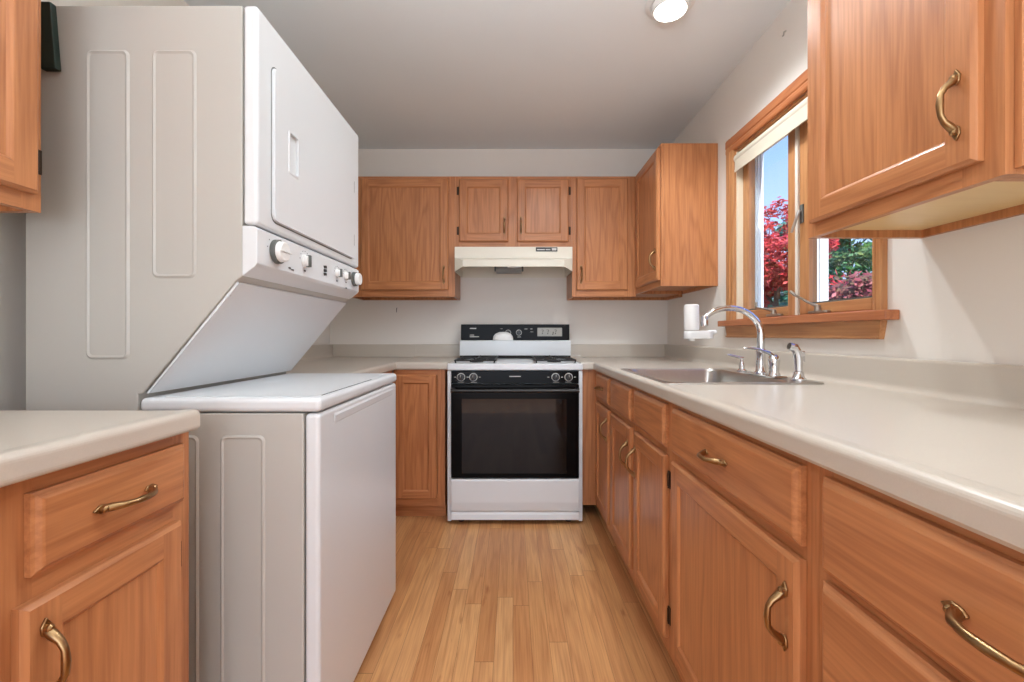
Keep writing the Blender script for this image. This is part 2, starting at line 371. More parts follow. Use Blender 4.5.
def oak_drawer(parent, x0, x1, z0, z1, pull=True, y=0.0, name='drawer', hL=.106):
    yf = y - TD_; m = MB(); b = m.bm
    def ring(off, yy): return [(x0 + off, yy, z0 + off), (x1 - off, yy, z0 + off), (x1 - off, yy, z1 - off), (x0 + off, yy, z1 - off)]
    R = [ring(0, y - .0006), ring(0, yf + .009), ring(.004, yf + .007), ring(.009, yf + .0015), ring(.012, yf)]
    for r0, r1 in zip(R, R[1:]):
        for k in range(4): j = (k + 1) % 4; b.faces.new([b.verts.new(p) for p in (r0[k], r0[j], r1[j], r1[k])])
    b.faces.new([b.verts.new(p) for p in R[-1]]); b.faces.new([b.verts.new(p) for p in R[0][::-1]])
    bmesh.ops.remove_doubles(b, verts=b.verts, dist=1e-6)
    d = m.build(name, OAK[0], parent)
    if pull: handle('h', d, (x0 + x1) / 2, yf, (z0 + z1) / 2, hL)
    return d
def face_frame(parent, w, z0, z1, stiles, rails, th=.019):
    """stiles: (x0,x1) full height; rails: (x0,x1,z0,z1)"""
    m = MB()
    for a, b_ in stiles: m.box(a, b_, 0, th, z0, z1, mi=1)
    for a, b_, c, d in rails: m.box(a, b_, 0, th, c, d, mi=0)
    return m.build('face_frame', [OAK[0], OAK[2]], parent)
def base_carcass(parent, w, D, top=.872, zb=.077, toe=.035, open_top=True, mat=None):
    m = MB(); t = .016
    m.box(0, t, .0195, D, zb, top); m.box(w - t, w, .0195, D, zb, top); m.box(t, w - t, .0195, D, zb, zb + t)
    m.box(t, w - t, D - .008, D, zb + t, top)
    m.build('carcass', OAK[2], parent)
    MB().box(0, w, toe, toe + .016, 0.001, zb - .0005).build('toe_kick', OAK[0], parent)
def wall_carcass(parent, w, D, z0, z1, under=.02, mat=None):
    m = MB(); t = .016
    m.box(0, t, .0195, D, z0, z1); m.box(w - t, w, .0195, D, z0, z1); m.box(t, w - t, .0195, D, z1 - t, z1)
    m.box(t, w - t, D - .012, D, z0, z1 - t)
    m.build('carcass', OAK[2], parent)
    MB().box(t + .0005, w - t - .0005, .0195, D - .0125, z0 + under, z0 + under + .012).build('bottom_panel', mat or OAK[0], parent)

# ------------------------------------------------------------------ base cabinets, right run (faces -X)
RF = .488                       # face frame plane of the right run
ZT = .872; ZB = .077
def right_unit(label, d_far, d_near, **kw):
    t = thing('base_cabinet', label, 'cabinet', (RF, d_far, 0), -PI / 2); return t, d_far - d_near
DT1, DT0, DR1, DR0 = .858, .724, .700, .128
# a: drawer over narrow door next to the corner
t, w_ = right_unit('narrow oak base cabinet beside the stove corner, one drawer above one door', 2.584, 2.1405)
base_carcass(t, w_, .60)
face_frame(t, w_, ZB, ZT, [(0, .09), (w_ - .075, w_)], [(.09, w_ - .075, ZT - .03, ZT), (.09, w_ - .075, .695, .73), (.09, w_ - .075, ZB, .14)])
oak_drawer(t, .078, .404, DT0, DT1, hL=.09)
oak_door(t, .078, .404, DR0, DR1, 'r', 'top', hzz=.60)
# b: sink base, two false fronts and two doors
t, w_ = right_unit('oak sink base cabinet with two plain false drawer fronts and a pair of doors', 2.1400, 1.3350)
base_carcass(t, w_, .60)
face_frame(t, w_, ZB, ZT, [(0, .022), (.345, .435), (w_ - .06, w_)], [(.022, .345, ZT - .03, ZT), (.435, w_ - .06, ZT - .03, ZT), (.022, .345, .695, .73), (.435, w_ - .06, .695, .73), (.022, .345, ZB, .14), (.435, w_ - .06, ZB, .14)])
oak_drawer(t, .010, .364, DT0, DT1, pull=False, name='false_front'); oak_drawer(t, .420, .765, DT0, DT1, pull=False, name='false_front')
oak_door(t, .010, .364, DR0, DR1, 'r', 'top', hinges=False, hzz=.585); oak_door(t, .420, .765, DR0, DR1, 'l', 'top', hzz=.585)
# c: wide drawer over wide door
t, w_ = right_unit('wide oak base cabinet with one drawer over one door, near the sink', 1.3345, .7000)
base_carcass(t, w_, .60)
face_frame(t, w_, ZB, ZT, [(0, .035), (w_ - .04, w_)], [(.035, w_ - .04, ZT - .03, ZT), (.035, w_ - .04, .695, .73), (.035, w_ - .04, ZB, .14)])
oak_drawer(t, .0215, .6045, DT0, DT1, hL=.098)
oak_door(t, .0215, .6045, DR0, DR1, 'r', 'top', hinges=False, hx=.578, hzz=.592, hL=.098)
# d: drawer stack
t, w_ = right_unit('oak drawer base cabinet nearest the camera under the long right counter', .6995, .10)
base_carcass(t, w_, .60)
face_frame(t, w_, ZB, ZT, [(0, .03), (w_ - .03, w_)], [(.03, w_ - .03, ZT - .03, ZT), (.03, w_ - .03, .69, .72), (.03, w_ - .03, .40, .43), (.03, w_ - .03, ZB, .14)])
oak_drawer(t, .022, w_ - .034, .712, DT1, hL=.125); oak_drawer(t, .022, w_ - .034, .425, .697, hL=.125); oak_drawer(t, .022, w_ - .034, .128, .41, hL=.125)
# corner filler right of the stove, faces -Y
t = thing('corner_filler_panel', 'plain oak filler panel between the white stove and the corner base cabinet', 'cabinet panel', (.399, 2.585, 0))
MB().box(0, RF - .399, 0, .019, ZB, ZT).build('panel', OAK[2], t)
# base cabinet left of the stove, faces -Y
t = thing('base_cabinet', 'single door oak base cabinet between the white washer and the stove', 'cabinet', (-.700, 2.575, 0)); w_ = .302
base_carcass(t, w_, .655)
face_frame(t, w_, ZB, ZT, [(0, .022), (w_ - .044, w_)], [(.022, w_ - .044, ZT - .035, ZT), (.022, w_ - .044, ZB, .13)])
oak_door(t, .012, w_ - .047, .118, .842, 'l', 'top', hinges=False, pull=False, y=.006, fw=.045)
# left run behind the washer (its end shows under the counter corner)
t = thing('base_cabinet', 'oak base cabinet under the left counter behind the washer', 'cabinet', (-.7005, 1.83, 0), PI / 2); w_ = .72
base_carcass(t, w_, .63)
face_frame(t, w_, ZB, ZT, [(0, .04), (w_ - .04, w_)], [(.04, w_ - .04, ZT - .035, ZT), (.04, w_ - .04, ZB, .13)])
oak_door(t, .035, w_ - .035, .118, .842, 'l', 'top', hinges=False, pull=False)
# left near base cabinet
t = thing('base_cabinet', 'small oak base cabinet at the left front with one drawer over one door', 'cabinet', (-.700, .585, 0), PI / 2); w_ = .365
base_carcass(t, w_, .63)
face_frame(t, w_, ZB, ZT, [(0, .055), (w_ - .045, w_)], [(.055, w_ - .045, ZT - .03, ZT), (.055, w_ - .045, .69, .73), (.055, w_ - .045, ZB, .14)])
oak_drawer(t, .044, w_ - .028, .728, .848); d = oak_door(t, .028, w_ - .040, DR0, .692, 'l', 'top', hinges=False, hzz=.600)
hinge(d, w_ - .036, -.0005, .615, -1); hinge(d, w_ - .036, -.0005, .20, -1)
t = thing('base_cabinet', 'oak base cabinet at the far left edge of the photo beside the small drawer unit', 'cabinet', (-.700, .10, 0), PI / 2); w_ = .4845
base_carcass(t, w_, .63)
face_frame(t, w_, ZB, ZT, [(0, .036), (w_ - .045, w_)], [(.036, w_ - .045, ZT - .03, ZT), (.036, w_ - .045, .69, .73), (.036, w_ - .045, ZB, .14)])
oak_drawer(t, .03, w_ - .06, .728, .848); oak_door(t, .03, w_ - .06, DR0, .692, 'l', 'top', hinges=False, hzz=.555)

# ------------------------------------------------------------------ countertops
CT0, CT1 = .874, .914
def counter_profile(front, back, bs_t, bs_z, sgn):
    """cross section (u,z): front edge with raised drip lip and integral coved splash; sgn=+1 back is at larger u"""
    s = sgn; P = [(front + s * .004, CT0), (front, CT0 + .006)]
    for k in range(7): a = PI - k * (PI / 2) / 6; P.append((front + s * .013 + s * .013 * math.cos(a), CT1 - .010 + .013 * math.sin(a)))
    P += [(front + s * .03, CT1 + .0022), (front + s * .045, CT1)]
    c = back - s * bs_t
    for k in range(6): a = -PI / 2 + k * (PI / 2) / 5; P.append((c - s * .02 + s * .02 * math.cos(a), CT1 + .02 + .02 * math.sin(a)))
    for k in range(5): a = PI - k * (PI / 2) / 4; P.append((c + s * .008 + s * .008 * math.cos(a), bs_z - .008 + .008 * math.sin(a)))
    P += [(back, bs_z), (back, CT0)]
    return P
BS = 1.008; YCF = 2.555; XCE = .465
SX0, SX1, SY0, SY1 = .515, 1.005, 1.445, 2.03       # sink cut-out
t = thing('countertop', 'long cream laminate counter along the right wall holding the sink', 'countertop', (0, 0, 0))
prof = counter_profile(XCE, XR - .001, .030, BS, 1)
m = MB()
fl = [(XCE + .004, CT0), (XCE, CT0 + .006)]
nearp = prof
m.prism(prof, -.6, SY0, axis='y'); 
# part behind the cut-out
front_part = [p for p in prof if p[0] < SX0 - .001]; front_part = front_part + [(SX0, CT1), (SX0, CT0)]
m.prism(front_part, SY0, SY1, axis='y')
bp_ = [p for p in prof if p[0] > SX1 + .02 or False]; back_part = [(SX1, CT0), (SX1, CT1)] + bp_
m.prism(back_part, SY0, SY1, axis='y')
m.prism(prof, SY1, YB - .001, axis='y')
surf = m.build('worktop', LAM, t)
# return towards the stove
pr = counter_profile(YCF, YB - .001, .030, BS, 1)
m = MB(); m.prism(pr, .3985, XCE + .03, axis='x'); m.box(XCE + .03, XR - .031, YB - .031, YB - .001, CT1 + .0005, BS, bev=.002)
m.build('worktop', LAM, t)
t = thing('countertop', 'cream laminate counter left of the stove turning towards the washer', 'countertop', (0, 0, 0))
m = MB(); m.prism(counter_profile(YCF, YB - .001, .030, BS, 1), -.71, -.3765, axis='x')
m.box(XL + .031, -.71, YB - .031, YB - .001, CT1 + .0005, BS, bev=.002); m.build('worktop', LAM, t)
m = MB(); m.prism(counter_profile(-.678, XL + .001, .030, BS, -1), 1.81, YB - .001, axis='y'); m.build('worktop', LAM, t)
t = thing('countertop', 'cream laminate counter at the left front over the small drawer cabinet', 'countertop', (0, 0, 0))
P = counter_profile(-.668, XL + .001, .0305, BS, -1)
m = MB(); m.prism(P, -.6, .942, axis='y'); o = m.build('worktop', LAM, t); weld(o, .004, 2)

# ------------------------------------------------------------------ sink
t = thing('kitchen_sink', 'single bowl stainless steel drop-in sink set in the right counter', 'sink', ((SX0 + SX1) / 2, (SY0 + SY1) / 2, CT1))
t_loc = Vector(t.location)
def loop(pts, z): return [(p[0], p[1], z) for p in pts]
b = bmesh.new()
hx, hy = .265, .310
L_ = [loop(rrect(-hx, hx, -hy, hy, .03), .0006), loop(rrect(-hx + .001, hx - .001, -hy + .001, hy - .001, .03), .0045), loop(rrect(-hx + .008, hx - .008, -hy + .008, hy - .008, .025), .0062),
      loop(rrect(-hx + .020, hx - .092, -hy + .022, hy - .022, .055), .0050), loop(rrect(-hx + .026, hx - .098, -hy + .028, hy - .028, .055), -.003),
      loop(rrect(-hx + .032, hx - .104, -hy + .034, hy - .034, .055), -.150), loop(rrect(-hx + .062, hx - .134, -hy + .064, hy - .064, .04), -.172)]
rings = [[b.verts.new(p) for p in l] for l in L_]
n = len(rings[0])
for r0, r1 in zip(rings, rings[1:]):
    for k in range(n): b.faces.new((r0[k], r0[(k + 1) % n], r1[(k + 1) % n], r1[k]))
b.faces.new(rings[-1]); bmesh.ops.recalc_face_normals(b, faces=b.faces)
for f in b.faces: f.normal_flip() if False else None
for f in b.faces: f.smooth = True
me = bpy.data.meshes.new('sink_bowl'); b.to_mesh(me); b.free(); me.materials.append(STEEL); me.set_sharp_from_angle(angle=math.radians(40))
o = bpy.data.objects.new('sink_bowl', me); COL.objects.link(o); o.parent = t
MB().lathe([(.0, .0), (.042, .0), (.044, .002), (.038, .004), (.034, .001), (0, .001)], c=(-.036, 0, -.1718)).build('drain', CHROME, t)

DZ = CT1 + .0064
# faucet
FX, FY = .952, 1.690
t = thing('kitchen_faucet', 'chrome gooseneck faucet with side lever on the sink deck', 'faucet', (FX, FY, DZ))
MB().box(-.026, .026, -.125, .075, .0002, .007, bev=.003).build('base_plate', CHROME, t)
m = MB(); m.lathe([(.024, .007), (.024, .012), (.019, .018), (.0165, .05), (.016, .085), (.018, .09), (.0165, .098), (.013, .103), (0, .104)]); m.build('body', CHROME, t)
pts = []; rad = []
R1 = .108
for z in (.06, .10, .14): pts.append((0, 0, z)); rad.append(.0135)
for k in range(0, 13):
    a = k / 12 * math.radians(140); pts.append((-R1 * 1.12 + R1 * 1.12 * math.cos(a), 0, .158 + .100 * math.sin(a))); rad.append(.0125 - .0025 * k / 12)
MB().tube(pts, rad, n=16).build('spout', CHROME, t)
tip = Vector(pts[-1])
MB().lathe([(.0, .0), (.012, 0), (.013, .004), (.013, .030), (.010, .040), (0, .040)], c=(tip.x - .003, 0, tip.z - .034)).build('aerator', CHROME, t)
m = MB(); m.lathe([(.021, .007), (.020, .012), (.0165, .02), (.0185, .05), (.0205, .062), (.017, .076), (.009, .083), (0, .084)], c=(0, -.085, 0)); m.build('lever_body', CHROME, t)
MB().tube([(0, -.085, .074), (-.018, -.083, .090), (-.055, -.080, .103), (-.095, -.076, .108), (-.105, -.075, .105)], [.010, .009, .0065, .0065, .004], n=12, flat=(.7, 1.3)).build('lever', CHROME, t)
# water filter hanging on the spout
t2 = thing('water_filter', 'white faucet-mounted water filter at the end of the gooseneck spout', 'water filter', (FX + tip.x - .003, FY, DZ + tip.z - .030))
m = MB(); m.lathe([(0, -.020), (.0265, -.020), (.028, -.012), (.028, .012), (.0275, .07), (.026, .077), (.022, .079), (0, .079)], c=(-.050, .0, 0)); m.build('cartridge_housing', WHTP, t2)
m = MB(); m.prism(rrect(-.078, .030, -.026, .026, .024), -.052, -.0215, axis='z', bev=.003); m.tube([(.020, .012, -.03), (.050, .016, -.026)], [.011, .009], n=12); m.lathe([(0, -.06), (.011, -.06), (.012, -.052), (0, -.052)], c=(-.05, 0, 0)); m.build('valve_body', WHTP, t2)
# sprayer
t = thing('side_sprayer', 'chrome side sprayer standing at the near end of the sink deck', 'sprayer', (.972, 1.498, DZ))
MB().lathe([(0, .0002), (.024, .0002), (.024, .006), (.018, .012), (.015, .03), (0, .032)]).build('holder', CHROME, t)
m = MB(); m.tube([(0, 0, .031), (0, 0, .075), (-.004, 0, .095), (-.014, 0, .112), (-.032, 0, .117)], [.012, .0145, .0145, .0145, .012], n=16); m.box(.008, .020, -.006, .006, .060, .1, bev=.003); m.build('spray_head', CHROME, t)
# soap dispenser
t = thing('soap_dispenser', 'small chrome soap pump at the far end of the sink deck', 'soap dispenser', (.968, 1.860, DZ))
MB().lathe([(0, .0002), (.020, .0002), (.020, .005), (.012, .012), (.011, .035), (.007, .04), (.006, .055), (0, .056)]).build('pump_body', CHROME, t)
MB().tube([(.004, 0, .056), (-.02, 0, .062), (-.062, 0, .072)], [.007, .005, .0035], n=10).build('pump_nozzle', CHROME, t)

# ------------------------------------------------------------------ wall cabinets
UZ0, UZ1, UF = 1.340, 2.132, 2.933
def X150(px): return (px - 513) / 150.0
D_ = YB - UF - .001
# left back
xa, xb = -1.10, X150(455.0)
t = thing('wall_cabinet', 'oak wall cabinet on the back wall left of the range hood, one large door', 'cabinet', (xa, UF, 0)); w_ = xb - xa
wall_carcass(t, w_, D_, 1.33, UZ1)
dl, dr = X150(361.5) - xa, X150(448.8) - xa
face_frame(t, w_, 1.33, UZ1, [(0, dl + .02), (dr - .02, w_)], [(dl + .02, dr - .02, 1.33, 1.39), (dl + .02, dr - .02, UZ1 - .045, UZ1)])
oak_door(t, dl, dr, 1.373, UZ1 - .018, 'r', 'bottom', hinges=False, hzz=1.475, hx=dr - .03)
# over hood
xa, xb = X150(455.0) + .0005, X150(572.0)
t = thing('wall_cabinet', 'short two-door oak wall cabinet above the range hood', 'cabinet', (xa, UF, 0)); w_ = xb - xa - .0005
HZ = 1.650
wall_carcass(t, w_, D_, HZ, UZ1, under=.0)
a0, a1, b0, b1 = X150(459.2) - xa, X150(508.4) - xa, X150(517) - xa, X150(568.3) - xa
face_frame(t, w_, HZ, UZ1, [(0, a0 + .02), (a1 - .02, b0 + .02), (b1 - .02, w_)], [(a0 + .02, a1 - .02, HZ, 1.72), (b0 + .02, b1 - .02, HZ, 1.72), (a0 + .02, a1 - .02, UZ1 - .045, UZ1), (b0 + .02, b1 - .02, UZ1 - .045, UZ1)])
d = oak_door(t, a0, a1, 1.694, UZ1 - .022, 'r', 'bottom', hzz=1.80, hL=.10); d = oak_door(t, b0, b1, 1.694, UZ1 - .022, 'l', 'bottom', hzz=1.80, hL=.10)
# right back
xa, xb = X150(572.0) + .0005, .8195
t = thing('wall_cabinet', 'oak wall cabinet on the back wall right of the range hood, one door', 'cabinet', (xa, UF, 0)); w_ = xb - xa
wall_carcass(t, XR - .001 - xa, D_, 1.33, UZ1)
dl, dr = X150(576.3) - xa, X150(627.4) - xa
face_frame(t, w_, 1.33, UZ1, [(0, dl + .02), (dr - .02, w_)], [(dl + .02, dr - .02, 1.33, 1.39), (dl + .02, dr - .02, UZ1 - .045, UZ1)])
oak_door(t, dl, dr, 1.373, UZ1 - .018, 'l', 'bottom', hinges=False, hzz=1.475, hx=dl + .03)
# right wall, far
UFX = .820; DX = XR - UFX - .001
t = thing('wall_cabinet', 'oak wall cabinet on the right wall between the corner and the window', 'cabinet', (UFX, UF - .001, 0), -PI / 2); w_ = UF - .001 - 2.437
wall_carcass(t, w_, DX, 1.347, 2.137)
face_frame(t, w_, 1.347, 2.137, [(0, .055), (w_ - .03, w_)], [(.055, w_ - .03, 1.347, 1.41), (.055, w_ - .03, 2.137 - .045, 2.137)])
oak_door(t, .045, w_ - .016, 1.382, 2.118, 'r', 'bottom', hinges=False, hzz=1.50, hx=w_ - .042)
# right wall, near
t = thing('wall_cabinet', 'large oak wall cabinet on the right wall this side of the window', 'cabinet', (UFX, 1.225, 0), -PI / 2); w_ = 1.225 - .733
wall_carcass(t, w_ - .019, DX, 1.343, 2.137, mat=MAPLE)
face_frame(t, w_, 1.343, 2.137, [(0, .04), (w_ - .07, w_)], [(.04, w_ - .07, 1.343, 1.40), (.04, w_ - .07, 2.137 - .045, 2.137)])
oak_door(t, .028, .460, 1.378, 2.122, 'r', 'bottom', hinges=False, hzz=1.489, hx=.432, hL=.106, fw=.050)
# end face of it, facing the camera
e = MB(); ex0, ex1 = .0195, DX
e.prism([(0, 0), (0, 0)], 0, 1) if False else None
e.box(w_ - .018, w_, ex0, ex0 + .03, 1.343, 2.137, mi=1); e.box(w_ - .018, w_, DX - .04, DX, 1.343, 2.137, mi=1)
e.box(w_ - .018, w_, ex0 + .03, DX - .04, 1.343, 1.38, mi=0); e.box(w_ - .018, w_, ex0 + .03, DX - .04, 2.10, 2.137, mi=0)
e.build('end_frame', [OAK[1], OAK[2]], t)
h_ = bpy.data.objects.new('end_door_mount', None)
bpy.data.objects.remove(h_)
# door on the end face: built facing -Y then turned
dd = oak_door(t, 0, DX - .025, 1.352, 2.122, 'l', 'bottom', hinges=False, hzz=1.535, hx=.028, hL=.112, fw=.05)
dd.rotation_euler = (0, 0, PI / 2); dd.location = (w_ + .0005, .014, 0)
# left wall, near
t = thing('wall_cabinet', 'oak wall cabinet at the upper left corner of the photo beside the dryer', 'cabinet', (-1.044, .50, 0), PI / 2); w_ = .473
wall_carcass(t, w_, .30, 1.345, 2.137)
face_frame(t, w_, 1.345, 2.137, [(0, .04), (w_ - .04, w_)], [(.04, w_ - .04, 1.345, 1.40), (.04, w_ - .04, 2.137 - .045, 2.137)])
d = oak_door(t, .02, w_ - .017, 1.380, 2.122, 'l', 'bottom', hinges=False, hzz=1.50)
hinge(d, w_ - .012, -.0005, 1.455, -1); hinge(d, w_ - .012, -.0005, 2.04, -1)

# ------------------------------------------------------------------ range hood
t = thing('range_hood', 'cream under-cabinet range hood with a slanted lip above the stove', 'range hood', (0, 0, 0))
hx0, hx1 = -.376, .383; zt = 1.6445
m = MB(); yf = 2.835
sec = [(YB - .002, zt - .001), (yf + .005, zt - .001), (yf, zt - .004), (yf + .0, 1.595), (yf - .0, 1.590)]
m.box(hx0, hx1, yf, yf + .004, 1.545, zt - .001, bev=.001, seg=1)
m.box(hx0, hx1, yf + .004, UF - .002, zt - .006, zt - .001)
for xx in (hx0, hx1 - .003): m.prism([(yf + .004, zt - .006), (yf + .004, 1.488), (yf + .06, 1.485), (YB - .004, 1.495), (YB - .004, zt - .006)], xx, xx + .003, axis='x')
m.box(hx0 + .003, hx1 - .003, YB - .008, YB - .004, 1.495, zt - .006)
m.build('shell', HOODM, t)
# slanted lip, narrower at its lower edge
m = MB(); bb = m.bm
lp = [(hx0, yf - .0005, 1.572), (hx1, yf - .0005, 1.572), (hx1 - .058, yf - .045, 1.552), (hx0 + .058, yf - .045, 1.552)]
lp2 = [(hx0 + .058, yf - .047, 1.509), (hx1 - .058, yf - .047, 1.509), (hx1, yf + .003, 1.486), (hx0, yf + .003, 1.486)]
v = [bb.verts.new(p) for p in lp]; v2 = [bb.verts.new(p) for p in lp2]
bb.faces.new((v[0], v[3], v[2], v[1])); bb.faces.new((v[3], v2[0], v2[1], v[2])); bb.faces.new((v[0], v2[3], v2[0], v[3])); bb.faces.new((v[1], v[2], v2[1], v2[2]))
o = m.build('lip', HOODM, t); md = o.modifiers.new('s', 'SOLIDIFY'); md.thickness = .002
m = MB(); m.box(-.118, .062, 2.93, 3.14, 1.512, 1.56, bev=.003); m.build('lamp_box', simple('grey_metal_box', (150, 148, 144), .5), t)
MB().box(-.036, .056, 2.895, 2.92, 1.520, 1.546, bev=.002).build('lamp_lens', WHTP, t)
for q in (-.122, .058): MB().box(q, q + .010, 2.89, 2.925, 1.496, 1.55, bev=.002).build('filter_bracket', GREYP, t)
m = MB(); m.box(.147, .286, yf - .003, yf - .0003, 1.613, 1.640, bev=.001, seg=1); p_ = m.build('switch_plate', BLKP, t)
m = MB(); m.box(.155, .205, yf - .0042, yf - .003, 1.621, 1.628); m.box(.210, .240, yf - .0042, yf - .003, 1.621, 1.628); m.box(.250, .280, yf - .005, yf - .003, 1.619, 1.635, bev=.001); m.build('switch', INKW, p_)

# ------------------------------------------------------------------ gas range
t = thing('gas_range', 'white freestanding gas stove with black oven door on the back wall', 'stove', (.0114, 2.51, 0))
hw = .3855; s_ = t
m = MB(); m.box(-hw, -hw + .022, 0, .60, .012, .872, bev=.003); m.box(hw - .022, hw, 0, .60, .012, .872, bev=.003); m.box(-hw + .022, hw - .022, .03, .60, .05, .872); m.build('body', ENAMEL, t)
m = MB(); m.box(-hw, hw, -.008, .60, .874, .912, bev=.006, seg=3)
m.build('cooktop', ENAMEL, t)
# panel 
m = MB(); m.box(-hw + .024, hw - .024, -.012, .026, .800, .870, bev=.003); p_ = m.build('control_panel', BLK, t)
for kx in (-.306, -.236, .230, .304):
    k_ = MB(); k_.lathe([(0, 0), (.0235, 0), (.0235, .003), (.0215, .003), (.0, .003)], c=(kx, -.0125, .836), axis='-y', n=28); r_ = k_.build('dial_ring', INKW, p_)
    k_ = MB(); k_.lathe([(0, .0032), (.020, .0032), (.0185, .016), (.016, .018), (0, .018)], c=(kx, -.0125, .836), axis='-y', n=24); k_.box(kx - .0045, kx + .0045, -.044, -.030, .820, .852, bev=.0015); k_.box(kx - .001, kx + .001, -.0448, -.0438, .838, .852, mi=1)
    k_.build('knob', [BLKP, INKW], p_)
def mark(*a, p=None): MB().box(*a).build('lettering', INKW, p)
mark(-.033, .033, -.0128, -.0121, .8375, .8425, p=p_)
for a_, b_ in ((-.345, -.335), (-.275, -.262), (-.205, -.195), (.185, .195), (.262, .272), (.335, .345)): mark(a_, b_, -.0128, -.0121, .834, .838, p=p_)
for a_, b_ in ((-.325, -.29), (-.25, -.215), (.215, .25), (.285, .32)): mark(a_, b_, -.0128, -.0121, .806, .8085, p=p_)
# oven door
m = MB(); m.box(-hw + .024, hw - .024, -.030, .028, .268, .795, bev=.005, seg=3); d = m.build('oven_door', BLK, t)
MB().box(-.30, .29, -.0306, -.0298, .295, .715).build('oven_window', SMOKE, d)
m = MB(); m.tube([(-hw + .03, -.062, .765), (hw - .03, -.062, .765)], .011, n=14, flat=(1, 1.2)); m.box(-hw + .026, -hw + .05, -.062, -.030, .752, .778, bev=.004); m.box(hw - .05, hw - .026, -.062, -.030, .752, .778, bev=.004)
m.build('handle', BLKP, d)
# drawer
m = MB(); m.prism([(-.022, .082), (-.028, .13), (-.030, .252), (-.024, .262), (.028, .262), (.028, .075), (-.018, .075)], -hw + .024, hw - .024, axis='x', bev=.003); m.prism([(-.020, .060), (-.014, .073), (.028, .073), (.028, .025), (-.014, .025), (-.024, .03)], -hw + .024, hw - .024, axis='x', bev=.002); m.build('storage_drawer', ENAMEL, t)
for fx in (-.31, .31):
    for fy in (.04, .54): MB().lathe([(0, .0), (.018, 0), (.018, .006), (.009, .009), (.009, .049), (0, .049)], c=(fx, fy, .0005), n=14).build('foot', BLKP, t)
# burners: four grates
def grate(cx, cy):
    m = MB(); a = .115; z0, z1 = .918, .936
    for q in (-1, 1):
        m.tube([(cx - a, cy + q * a, .929), (cx + a, cy + q * a, .929)], .005, n=8); m.tube([(cx + q * a, cy - a, .929), (cx + q * a, cy + a, .929)], .005, n=8)
        m.tube([(cx + q * a, cy, .930), (cx + q * .03, cy, .935)], .0045, n=8); m.tube([(cx, cy + q * a, .930), (cx, cy + q * .03, .935)], .0045, n=8)
        for r in (-1, 1): m.tube([(cx + q * a, cy + r * a, .929), (cx + q * (a - .004), cy + r * (a - .004), .9125)], .0045, n=8)
    g = m.build('grate', IRON, s_)
    MB().lathe([(0, .9125), (.042, .9125), (.040, .918), (.028, .920), (.027, .926), (.0, .927)], c=(cx, cy, 0), n=22).build('burner', IRON, g)
for cx in (-.232, .236):
    for cy in (.15, .42): grate(cx, cy)
# backguard
m = MB(); m.prism([(.555, .9125), (.525, .9145), (.520, .936), (.516, 1.032), (.522, 1.038), (.600, 1.038), (.600, .9125)], -.378, .386, axis='x', bev=.002); bg_ = m.build('backguard', ENAMEL, t)
m = MB(); m.box(-.378, .386, .585, .684, 1.0385, 1.150, bev=.004); cp = m.build('clock_panel', BLK, t)
MB().box(-.376, .384, .601, .690, .9, 1.0380).build('rear_housing', BLKP, t)
MB().box(-.376, .384, .5135, .5185, .916, .934).build('vent_slot', DARK, t)
m = MB(); m.box(.160, .334, .5835, .5848, 1.066, 1.126, bev=.0005, seg=1); dsp = m.build('clock_display', LCD, cp)
m = MB()
def seg7(m, x, z, h, segs, y=.5829, t_=.006):
    w = h * .5; S = {'a': ((0, h), (w, h)), 'b': ((w, h), (w, h / 2)), 'c': ((w, h / 2), (w, 0)), 'd': ((0, 0), (w, 0)), 'e': ((0, 0), (0, h / 2)), 'f': ((0, h / 2), (0, h)), 'g': ((0, h / 2), (w, h / 2))}
    for q in segs:
        (x0, z0), (x1, z1) = S[q]; sl = .25
        x0 += x + z0 * sl; x1 += x + z1 * sl; z0 += z; z1 += z
        m.prism([(x0 - t_ / 2, z0 - t_ / 2), (x0 + t_ / 2, z0 - t_ / 2), (x1 + t_ / 2, z1 + t_ / 2), (x1 - t_ / 2, z1 + t_ / 2)], y, y + .0006, axis='y')
for x_, q in ((.176, 'abc'), (.214, 'abc'), (.268, 'abce')): m = MB(); seg7(m, x_, 1.078, .034, q); m.build('digit', INK, dsp)
for kx, lt in ((-.046, 0), (.030, 1)):
    k_ = MB(); k_.lathe([(0, 0), (.0205, 0), (.0205, .003), (.0185, .003), (0, .0031)], c=(kx, .5848, 1.092), axis='-y', mi=1); k_.lathe([(0, .0032), (.0175, .0032), (.016, .016), (0, .017)], c=(kx, .5848, 1.092), axis='-y'); k_.build('timer_knob', [BLKP, INKW], cp)
for a_, b_, c_, d_ in ((-.315, -.270, 1.118, 1.125), (-.315, -.285, 1.072, 1.077), (-.315, -.250, 1.060, 1.066), (-.10, -.085, 1.118, 1.1205), (.07, .09, 1.116, 1.1195), (.11, .125, 1.116, 1.1195), (.02, .045, 1.060, 1.063), (.11, .13, 1.096, 1.098)): mark(a_, b_, .5836, .5848, c_, d_, p=cp)
# white dish resting on the ledge
tag(MB().lathe([(.0, .002), (.070, .002), (.071, .006), (.068, .028), (.054, .047), (.03, .058), (0, .061)], n=36, sy=.42).build('upturned_dish', WHTP, None, (-.069 + .0, 2.51 + .553, 1.0366)), 'small white upturned dish resting on the ledge of the stove back', 'dish')

